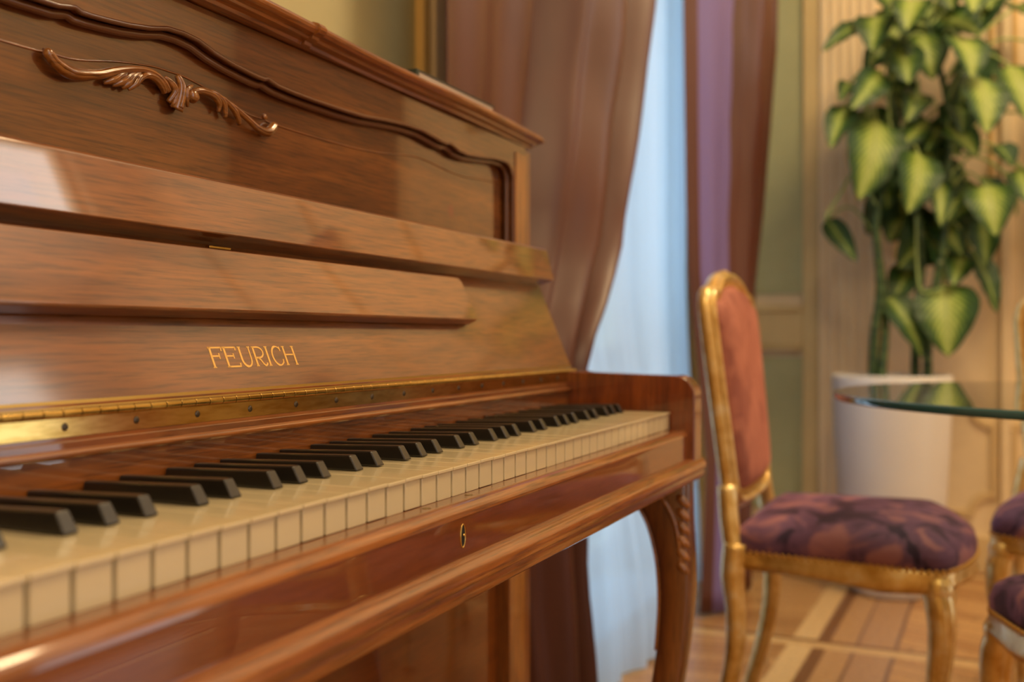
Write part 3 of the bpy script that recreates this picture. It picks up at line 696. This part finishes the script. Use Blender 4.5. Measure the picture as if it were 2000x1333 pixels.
# ---------------------------------------------------------------- chairs (built facing local +Y, origin on the floor under the seat)
def make_chair(label):
    t = empty('dining_chair', (0, 0, 0), label, 'chair', 'gilded dining chairs around the glass table', local=True)
    zr0, zr1 = .412, .448                      # seat rail
    def outl(s, k=1.0, seg=14):                # seat outline, counter-clockwise, front bulging
        P = []
        P += [(-.185 * k, -.195 * k), (.185 * k, -.195 * k)]
        P += [(.200 * k, -.05 * k), (.212 * k, .06 * k), (.216 * k, .135 * k)]
        for i in range(seg + 1):
            u = i / seg; x = .205 - .41 * u; P.append((x * k, (.158 + .046 * math.sin(math.pi * u) ** .8) * k))
        P += [(-.216 * k, .135 * k), (-.212 * k, .06 * k), (-.200 * k, -.05 * k)]
        return P
    # cushion
    def fn(s, v):
        P = outl(0); n = len(P); i = s * n; a = P[int(i) % n]; b = P[(int(i) + 1) % n]; f = i - int(i); x, y = a[0] + (b[0] - a[0]) * f, a[1] + (b[1] - a[1]) * f
        k = 1.0
        prof = [(.985, .440), (1.02, .452), (1.025, .468), (1.0, .485), (.93, .497), (.78, .508), (.5, .516), (.2, .519), (0.001, .520)]
        r, z = prof[min(int(v * 8 + .001), 8)]
        return (x * r, y * r, z + (.010 * math.cos(y * 7) - .008 if r > .9 else 0))
    n = len(outl(0)) * 2
    G().grid(fn, n, 9, closeu=True).make('seat_cushion', VELVET, t, smooth=True)
    # rail: serpentine apron all round
    P = outl(0); g = G(); m = len(P); ins = [(x * .90, y * .90) for x, y in P]
    def drop(x, y):                             # curved lower edge
        if abs(x) > .17 and y < .185: u = (y + .195) / .38; return .007 * math.sin(2 * math.pi * u + .3) - .003 * math.sin(math.pi * u)
        return -.016 * math.cos(x / .2 * math.pi / 2) + .008
    vs = []
    for (x, y) in P: 
        dz = drop(x, y)
        vs += [(x * 1.0, y * 1.0, zr1), (x * 1.028, y * 1.028, zr1 - .008), (x * 1.012, y * 1.012, zr1 - .020 + dz * .4), (x * 1.03, y * 1.03, zr0 + .012 + dz), (x * 1.0, y * 1.0, zr0 + dz), (x * .9, y * .9, zr0 + .004 + dz), (x * .9, y * .9, zr1)]
    fs = [(i * 7 + j, i * 7 + (j + 1) % 7, ((i + 1) % m) * 7 + (j + 1) % 7, ((i + 1) % m) * 7 + j) for i in range(m) for j in range(7)]
    g.add(vs, fs); g.make('seat_rail', GILT, t, smooth=True)
    def beads(path, r, step):
        g = G(); acc = 0; last = None
        for a, b in zip(path, path[1:]):
            a, b = Vector(a), Vector(b); L = (b - a).length; q = (step - acc) if last else 0
            while q < L: g.ball(a + (b - a) * (q / L), r, 4); q += step; last = True
            acc = L - (q - step)
        return g
    ring = [(x * 1.022, y * 1.022, .4465) for x, y in P]; ring.append(ring[0])
    beads(ring, .0042, .0115).make('nail_trim', NAIL, t, smooth=True)
    # legs
    for sx in (-1, 1):
        fl = smooth_path([(sx * .196, .140, .425), (sx * .205, .150, .385), (sx * .206, .153, .33), (sx * .197, .144, .24), (sx * .188, .134, .14), (sx * .185, .132, .07), (sx * .193, .142, .025), (sx * .198, .148, .0)], 4)
        rr = lerp_list([.022, .024, .022, .018, .015, .013, .015, .018], len(fl))
        g = G().tube(fl, rr, n=12)
        g.tube([p + Vector((sx * .012, .012, 0)) for p in fl[1:16]], .007, n=6)
        g.ball((sx * .200, .146, .415), .026, 7, (1, 1, 1.1)); g.ball((sx * .215, .160, .385), .010, 6)
        o = g.make('leg', GILT, t, smooth=True)
        rl = smooth_path([(sx * .186, -.192, .46), (sx * .188, -.196, .40), (sx * .187, -.190, .33), (sx * .184, -.196, .24), (sx * .184, -.225, .12), (sx * .186, -.262, .0)], 4)
        g = G().tube(rl, lerp_list([.022, .022, .019, .017, .015, .016], len(rl)), n=12)
        g.make('leg', GILT, t, smooth=True)
    # back: frame loop leaning backwards
    def bp(x, z, o=0): lean = (z - .44) * .11; return (x, -.198 - lean + o * .98 , z + o * .2)
    half = [(.0, .520), (.08, .522), (.135, .530), (.158, .560), (.166, .62), (.174, .70), (.181, .78), (.185, .845), (.186, .880), (.176, .908), (.158, .917), (.140, .915), (.118, .926), (.085, .941), (.04, .949), (0, .952)]
    fl = smooth_path([bp(x, z) for x, z in half] + [bp(-x, z) for x, z in half[::-1][1:-1]], 3, closed=True)
    g = G().tube(fl, .0145, n=12, closed=True, flat=1.0)
    g.tube([Vector(p) + Vector((0, .014, .003)) for p in fl], .007, n=8, closed=True)
    for sx in (-1, 1): # stiles from seat to back
        g.tube(smooth_path([(sx * .186, -.194, .44), bp(sx * .178, .50), bp(sx * .166, .56)], 4), .018, n=12)
    for x in (-.03, 0, .03): g.ball(bp(x, .957 - abs(x) * .3), .012, 6)
    g.make('back_frame', GILT, t, smooth=True)
    inner_ = [Vector(bp(0, .75)) + (Vector(p) - Vector(bp(0, .75))) * .93 for p in fl]
    cc = Vector(bp(0, .75)); m = len(inner_)
    g = G()
    for sgn, dpth in ((1, .038), (-1, .014)):
        vs = [];
        for q, h in ((1.0, .0), (.97, .45), (.90, .78), (.7, .95), (.35, 1.0), (.01, 1.0)):
            vs += [cc + (p - cc) * q + Vector((0, sgn * dpth * h, sgn * dpth * h * .2)) for p in inner_]
        fs = [(i * m + j, i * m + (j + 1) % m, (i + 1) * m + (j + 1) % m, (i + 1) * m + j) for i in range(5) for j in range(m)]
        g.add(vs, fs)
    g.make('back_cushion', VBACK, t, smooth=True)
    pth = [tuple(cc + (p - cc) * 1.0 + Vector((0, .012, .0025))) for p in inner_]; pth.append(pth[0])
    beads(pth, .0044, .0118).make('back_nail_trim', NAIL, t, smooth=True)
    return t
def copy_thing(root, label):
    r = root.copy(); C.objects.link(r); r['label'] = label
    for ch in list(root.children):
        c = ch.copy(); C.objects.link(c); c.parent = r
    return r
ch = make_chair('gilded chair beside the piano, rose velvet back and purple damask seat')
ch.location = (1.94, -.166, 0); ch.rotation_euler = (0, 0, R(180))
c2 = copy_thing(ch, 'gilded chair beyond the glass table near the planter, dark purple seat')
c2.location = (2.245, -.632, 0); c2.rotation_euler = (0, 0, R(85))
c3 = copy_thing(ch, 'nearest gilded chair, cropped at the lower right corner, only its seat corner and leg showing')
c3.location = (1.435, -.635, 0); c3.rotation_euler = (0, 0, R(-74))
# ---------------------------------------------------------------- glass table
tb = empty('glass_table', (1.727, -.650, 0), 'round glass-topped table among the gilded chairs', 'table')
def disc(r0, r1, z0, z1): return [(r0, z0), (r1, z0), (r1, z1), (r0, z1)]
g = G().lathe([(.001, .7330), (.496, .7330), (.496, .7450), (.001, .7450)], c=(1.727, -.650, 0), n=96); g.make('glass_top', GLASS, tb)
g = G(); g.lathe([(.4965, .7330), (.4990, .7342), (.5000, .7365), (.5000, .7415), (.4990, .7438), (.4965, .7450)], c=(1.727, -.650, 0), n=128, cap=False)
g.make('glass_rim', GLASSE, tb, smooth=True)
g = G().lathe([(.001, .0), (.22, .0), (.22, .02), (.10, .05), (.045, .10), (.035, .30), (.055, .42), (.035, .52), (.045, .66), (.12, .715), (.14, .732), (.001, .732)], c=(1.727, -.650, 0), n=40)
g.make('pedestal', GILT, tb, smooth=True)
# ---------------------------------------------------------------- potted dieffenbachia
PX, PY = 3.43, -.133
pp = empty('potted_plant', (PX, PY, 0), 'tall variegated dumb cane plant in a white planter against the cream wall', 'plant')
g = G().lathe([(.001, 0), (.120, 0), (.132, .012), (.150, .10), (.165, .25), (.177, .45), (.184, .62), (.186, .705), (.183, .712), (.176, .708), (.170, .62), (.001, .62)], c=(PX, PY, 0), n=64); g.make('planter', PLASTW, pp, smooth=True)
G().lathe([(.001, .630), (.10, .636), (.168, .630), (.168, .622), (.001, .622)], c=(PX, PY, 0), n=40).make('soil', SOIL, pp, smooth=True)
ST = [[[3.41, -0.078, 0.707], [3.412, -0.083, 0.85], [3.42, -0.098, 1.001], [3.427, -0.088, 1.221], [3.468, -0.129, 1.393], [3.504, -0.206, 1.614]], [[3.484, -0.242, 0.698], [3.498, -0.246, 0.85], [3.541, -0.291, 1.189], [3.545, -0.299, 1.393], [3.568, -0.298, 1.618], [3.519, -0.236, 1.885]], [[3.499, -0.203, 0.697], [3.523, -0.206, 0.901], [3.542, -0.221, 1.141], [3.522, -0.174, 1.398], [3.501, -0.127, 1.655]], [[3.4, -0.106, 0.708], [3.458, -0.111, 0.935], [3.472, -0.065, 1.312], [3.472, -0.064, 1.552]]]
for i, s in enumerate(ST):
    s = [tuple(s[0][:2]) + (.62,)] + s; sp = smooth_path(s, 8)
    g = G().tube(sp, lerp_list([.016, .014, .012, .008], len(sp)), n=10)
    L = 0
    for a, b in zip(sp, sp[1:]):
        L += (b - a).length
        if L > .035: L = 0; g.tube([b - Vector((0, 0, .0025)), b + Vector((0, 0, .0025))], .0162 if b.z < 1.2 else .0112, n=10)
    g.make('stem', STEM, pp, smooth=True)
PT = [[[3.546, -0.299, 1.461], [3.602, -0.422, 1.478], [3.651, -0.531, 1.393]], [[3.546, -0.299, 1.444], [3.595, -0.407, 1.427], [3.637, -0.5, 1.342], [3.64, -0.508, 1.24]], [[3.546, -0.298, 1.698], [3.56, -0.375, 1.811], [3.601, -0.49, 1.909]], [[3.427, -0.087, 1.272], [3.419, -0.021, 1.376], [3.398, 0.025, 1.308], [3.378, 0.069, 1.232]], [[3.473, -0.136, 1.715], [3.465, -0.121, 1.614], [3.472, -0.137, 1.444]], [[3.483, -0.16, 1.478], [3.493, -0.183, 1.588], [3.532, -0.268, 1.614]], [[3.503, -0.206, 1.24], [3.502, -0.207, 1.104], [3.487, -0.223, 0.985], [3.487, -0.294, 1.0]], [[3.545, -0.299, 1.223], [3.559, -0.33, 1.206], [3.58, -0.376, 1.121]], [[3.522, -0.244, 1.868], [3.477, -0.144, 1.885], [3.442, -0.066, 1.868]], [[3.448, -0.082, 1.698], [3.441, -0.067, 1.749], [3.45, -0.085, 1.885]]]
LV = [([3.493, -0.038, 1.887], [3.331, 0.075, 1.768], 0.058, 0), ([3.488, -0.082, 1.914], [3.375, -0.077, 1.761], 0.105, 1), ([3.452, -0.2, 1.938], [3.334, -0.183, 1.806], 0.099, 3), ([3.583, -0.274, 1.912], [3.529, -0.398, 1.823], 0.112, 1), ([3.555, -0.207, 1.865], [3.467, -0.257, 1.671], 0.127, 1), ([3.469, -0.327, 1.806], [3.379, -0.372, 1.643], 0.117, 2), ([3.49, -0.387, 1.675], [3.39, -0.413, 1.47], 0.124, 3), ([3.644, -0.487, 1.739], [3.556, -0.538, 1.53], 0.111, 3), ([3.458, -0.101, 1.716], [3.31, -0.018, 1.566], 0.092, 1), ([3.405, 0.007, 1.605], [3.279, 0.041, 1.438], 0.077, 1), ([3.48, -0.083, 1.566], [3.349, -0.037, 1.278], 0.165, 2), ([3.469, -0.212, 1.441], [3.347, -0.186, 1.227], 0.126, 4), ([3.596, -0.238, 1.57], [3.444, -0.146, 1.452], 0.068, 1), ([3.634, -0.281, 1.565], [3.502, -0.234, 1.445], 0.069, 0), ([3.533, -0.302, 1.529], [3.461, -0.387, 1.41], 0.093, 4), ([3.518, -0.413, 1.328], [3.42, -0.441, 1.151], 0.121, 3), ([3.624, -0.361, 1.366], [3.485, -0.297, 1.209], 0.061, 1), ([3.548, -0.271, 1.361], [3.443, -0.282, 1.193], 0.057, 3), ([3.476, 0.077, 1.238], [3.413, -0.028, 1.084], 0.062, 0), ([3.54, -0.293, 1.011], [3.435, -0.304, 0.77], 0.16, 3), ([3.51, -0.101, 0.988], [3.456, -0.228, 0.766], 0.092, 5), ([3.62, -0.374, 1.128], [3.542, -0.446, 0.913], 0.071, 0), ([3.666, -0.273, 1.246], [3.498, -0.147, 1.063], 0.165, 0), ([3.562, -0.09, 1.428], [3.465, -0.121, 1.257], 0.103, 0), ([3.49, -0.159, 1.802], [3.393, -0.187, 1.649], 0.1, 1), ([3.597, -0.329, 1.622], [3.494, -0.345, 1.49], 0.093, 0), ([3.587, -0.21, 1.666], [3.462, -0.176, 1.54], 0.085, 1), ([3.525, -0.043, 1.608], [3.426, -0.068, 1.441], 0.086, 0), ([3.658, -0.265, 1.448], [3.577, -0.33, 1.31], 0.087, 0), ([3.7, -0.313, 1.292], [3.573, -0.275, 1.142], 0.104, 0), ([3.62, -0.186, 1.079], [3.484, -0.129, 0.935], 0.087, 0), ([3.737, -0.377, 1.824], [3.658, -0.446, 1.709], 0.087, 0), ([3.725, -0.502, 1.962], [3.634, -0.544, 1.895], 0.086, 0), ([3.541, -0.124, 1.975], [3.399, -0.054, 1.992], 0.102, 1), ([3.67, -0.516, 1.397], [3.571, -0.542, 1.264], 0.084, 1), ([3.709, -0.455, 2.016], [3.584, -0.421, 1.913], 0.086, 1), ([3.623, -0.281, 2.048], [3.527, -0.314, 1.911], 0.12, 1), ([3.489, -0.36, 1.976], [3.386, -0.374, 1.852], 0.098, 3), ([3.462, -0.0, 1.693], [3.342, 0.02, 1.601], 0.051, 0), ([3.59, -0.407, 1.223], [3.482, -0.413, 1.063], 0.077, 1), ([3.724, -0.625, 1.791], [3.637, -0.677, 1.563], 0.135, 3), ([3.733, -0.656, 1.516], [3.605, -0.617, 1.297], 0.135, 1), ([3.72, -0.714, 1.948], [3.625, -0.748, 1.734], 0.133, 2), ([3.761, -0.613, 1.248], [3.661, -0.636, 1.068], 0.119, 0), ([3.6, -0.346, 1.107], [3.476, -0.316, 0.999], 0.078, 1)]
LEAF = mat('variegated_leaf', (.1, .3, .05), .5); k = N(LEAF)
uv = k.n('ShaderNodeUVMap'); uv.uv_map = 'leaf'; sx = k.n('ShaderNodeSeparateXYZ'); k.l(uv.outputs[0], sx.inputs[0])
at_ = k.n('ShaderNodeAttribute', attribute_name='tone')
nz = k.noise(uv.outputs[0], 9, 4, .6)
au = k.math('ABSOLUTE', k.math('SUBTRACT', sx.outputs[0], .5))           # 0 at midrib, .5 at margin
vein = k.math('ABSOLUTE', k.math('SINE', k.math('MULTIPLY', k.math('ADD', sx.outputs[1], k.math('MULTIPLY', au, -.9)), 34)))
f = k.math('ADD', k.math('ADD', k.math('MULTIPLY', au, 1.9), k.math('MULTIPLY', k.math('SUBTRACT', nz, .5), .5)), k.math('MULTIPLY', vein, .26))
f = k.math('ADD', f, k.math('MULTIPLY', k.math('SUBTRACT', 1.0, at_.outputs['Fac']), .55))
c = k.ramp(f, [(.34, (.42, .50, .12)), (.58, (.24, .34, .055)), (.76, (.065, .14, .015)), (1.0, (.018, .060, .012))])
c = k.mix(k.math('LESS_THAN', au, .018), c, (.30, .38, .12))
k.l(c, k.b.inputs['Base Color']); k.b.inputs['Subsurface Weight'].default_value = 0
tl_ = k.n('ShaderNodeBsdfTranslucent'); k.l(c, tl_.inputs[0]); ms = k.n('ShaderNodeMixShader'); ms.inputs[0].default_value = .15
out = [q for q in k.t.nodes if q.type == 'OUTPUT_MATERIAL'][0]
k.l(k.b.outputs[0], ms.inputs[1]); k.l(tl_.outputs[0], ms.inputs[2]); k.l(ms.outputs[0], out.inputs[0])
LG = G(); UV = []; TN = []
def leaf(base, tip, wd, tone, curl, roll):
    b, t = Vector(base), Vector(tip); ax = (t - b); L = ax.length; ax.normalize()
    toward = (CAMP_DIR - ax * CAMP_DIR.dot(ax)).normalized()
    nrm = (toward + Vector((.0, .0, .25)) + roll * ax.cross(toward)).normalized(); nrm = (nrm - ax * nrm.dot(ax)).normalized()
    sd = ax.cross(nrm).normalized(); NU, NV = 9, 15; vs = []
    for j in range(NV):
        v = j / (NV - 1); w_ = wd / 2 * (math.sin(math.pi * v ** .72) ** .72 if 0 < v < 1 else 0) * (1 - .15 * v) + .0008
        for i in range(NU):
            u = i / (NU - 1) * 2 - 1
            vs.append(b + ax * (L * v) + sd * (u * w_) + nrm * (curl * L * math.sin(math.pi * v) + .22 * w_ * abs(u) - .004 * math.sin(v * 30) * abs(u)))
            UV.append((.5 + u / 2, v)); TN.append(tone)
    fs = [(j * NU + i, j * NU + i + 1, (j + 1) * NU + i + 1, (j + 1) * NU + i) for j in range(NV - 1) for i in range(NU - 1)]
    LG.add(vs, fs)
    return b
CAMP_DIR = Vector((-.92, -.30, .12)).normalized()        # the open side of the room, where the light comes from
rl = random.Random(5); PG = G()
crown = Vector((3.55, -.24, 1.2))
for i, (b, t, wd, ty) in enumerate(LV):
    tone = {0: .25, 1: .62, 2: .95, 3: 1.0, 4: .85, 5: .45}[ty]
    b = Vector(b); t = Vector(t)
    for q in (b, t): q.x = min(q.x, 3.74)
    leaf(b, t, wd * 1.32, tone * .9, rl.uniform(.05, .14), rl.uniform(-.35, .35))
    # petiole down to the nearest stem
    best = None
    for s in ST:
        for p in smooth_path(s, 8):
            p = Vector(p); dd = (p - b).length + 2 * max(0, p.z - b.z + .03)
            if best is None or dd < best[0]: best = (dd, p)
    p = best[1]; mid_ = (p + b) / 2 + Vector((0, 0, .05 + .1 * (p - b).length))
    PG.tube(smooth_path([p, mid_, b, b + (t - b) * .1], 5), .0042, n=6)
for s in PT: PG.tube(smooth_path([(min(x, 3.74), y, z) for x, y, z in s], 6), .0045, n=6)
for i in range(46):                                       # smaller inner leaves filling the crown
    zc = rl.uniform(1.12, 2.0); b = Vector((3.60 + rl.uniform(-.07, .10), -.25 + rl.uniform(-.20, .17) * (1 if zc > 1.3 else .6), zc))
    a = rl.uniform(0, 6.28); t = b + Vector((rl.uniform(-.06, .02), .09 * math.cos(a), -.12 + .05 * math.sin(a)))
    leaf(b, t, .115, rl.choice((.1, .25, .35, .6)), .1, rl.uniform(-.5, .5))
PG.make('petiole', PETI, pp, smooth=True)
d = bpy.data.meshes.new('foliage'); d.from_pydata([tuple(v) for v in LG.v], [], LG.f); d.update(); d.materials.append(LEAF)
ul = d.uv_layers.new(name='leaf'); at = d.attributes.new('tone', 'FLOAT', 'POINT')
for lp_ in d.loops: ul.data[lp_.index].uv = UV[lp_.vertex_index]
for i, q in enumerate(TN): at.data[i].value = q
for p in d.polygons: p.use_smooth = True
fo = bpy.data.objects.new('foliage', d); C.objects.link(fo); fo.parent = pp; fo.location = (-PX, -PY, 0)
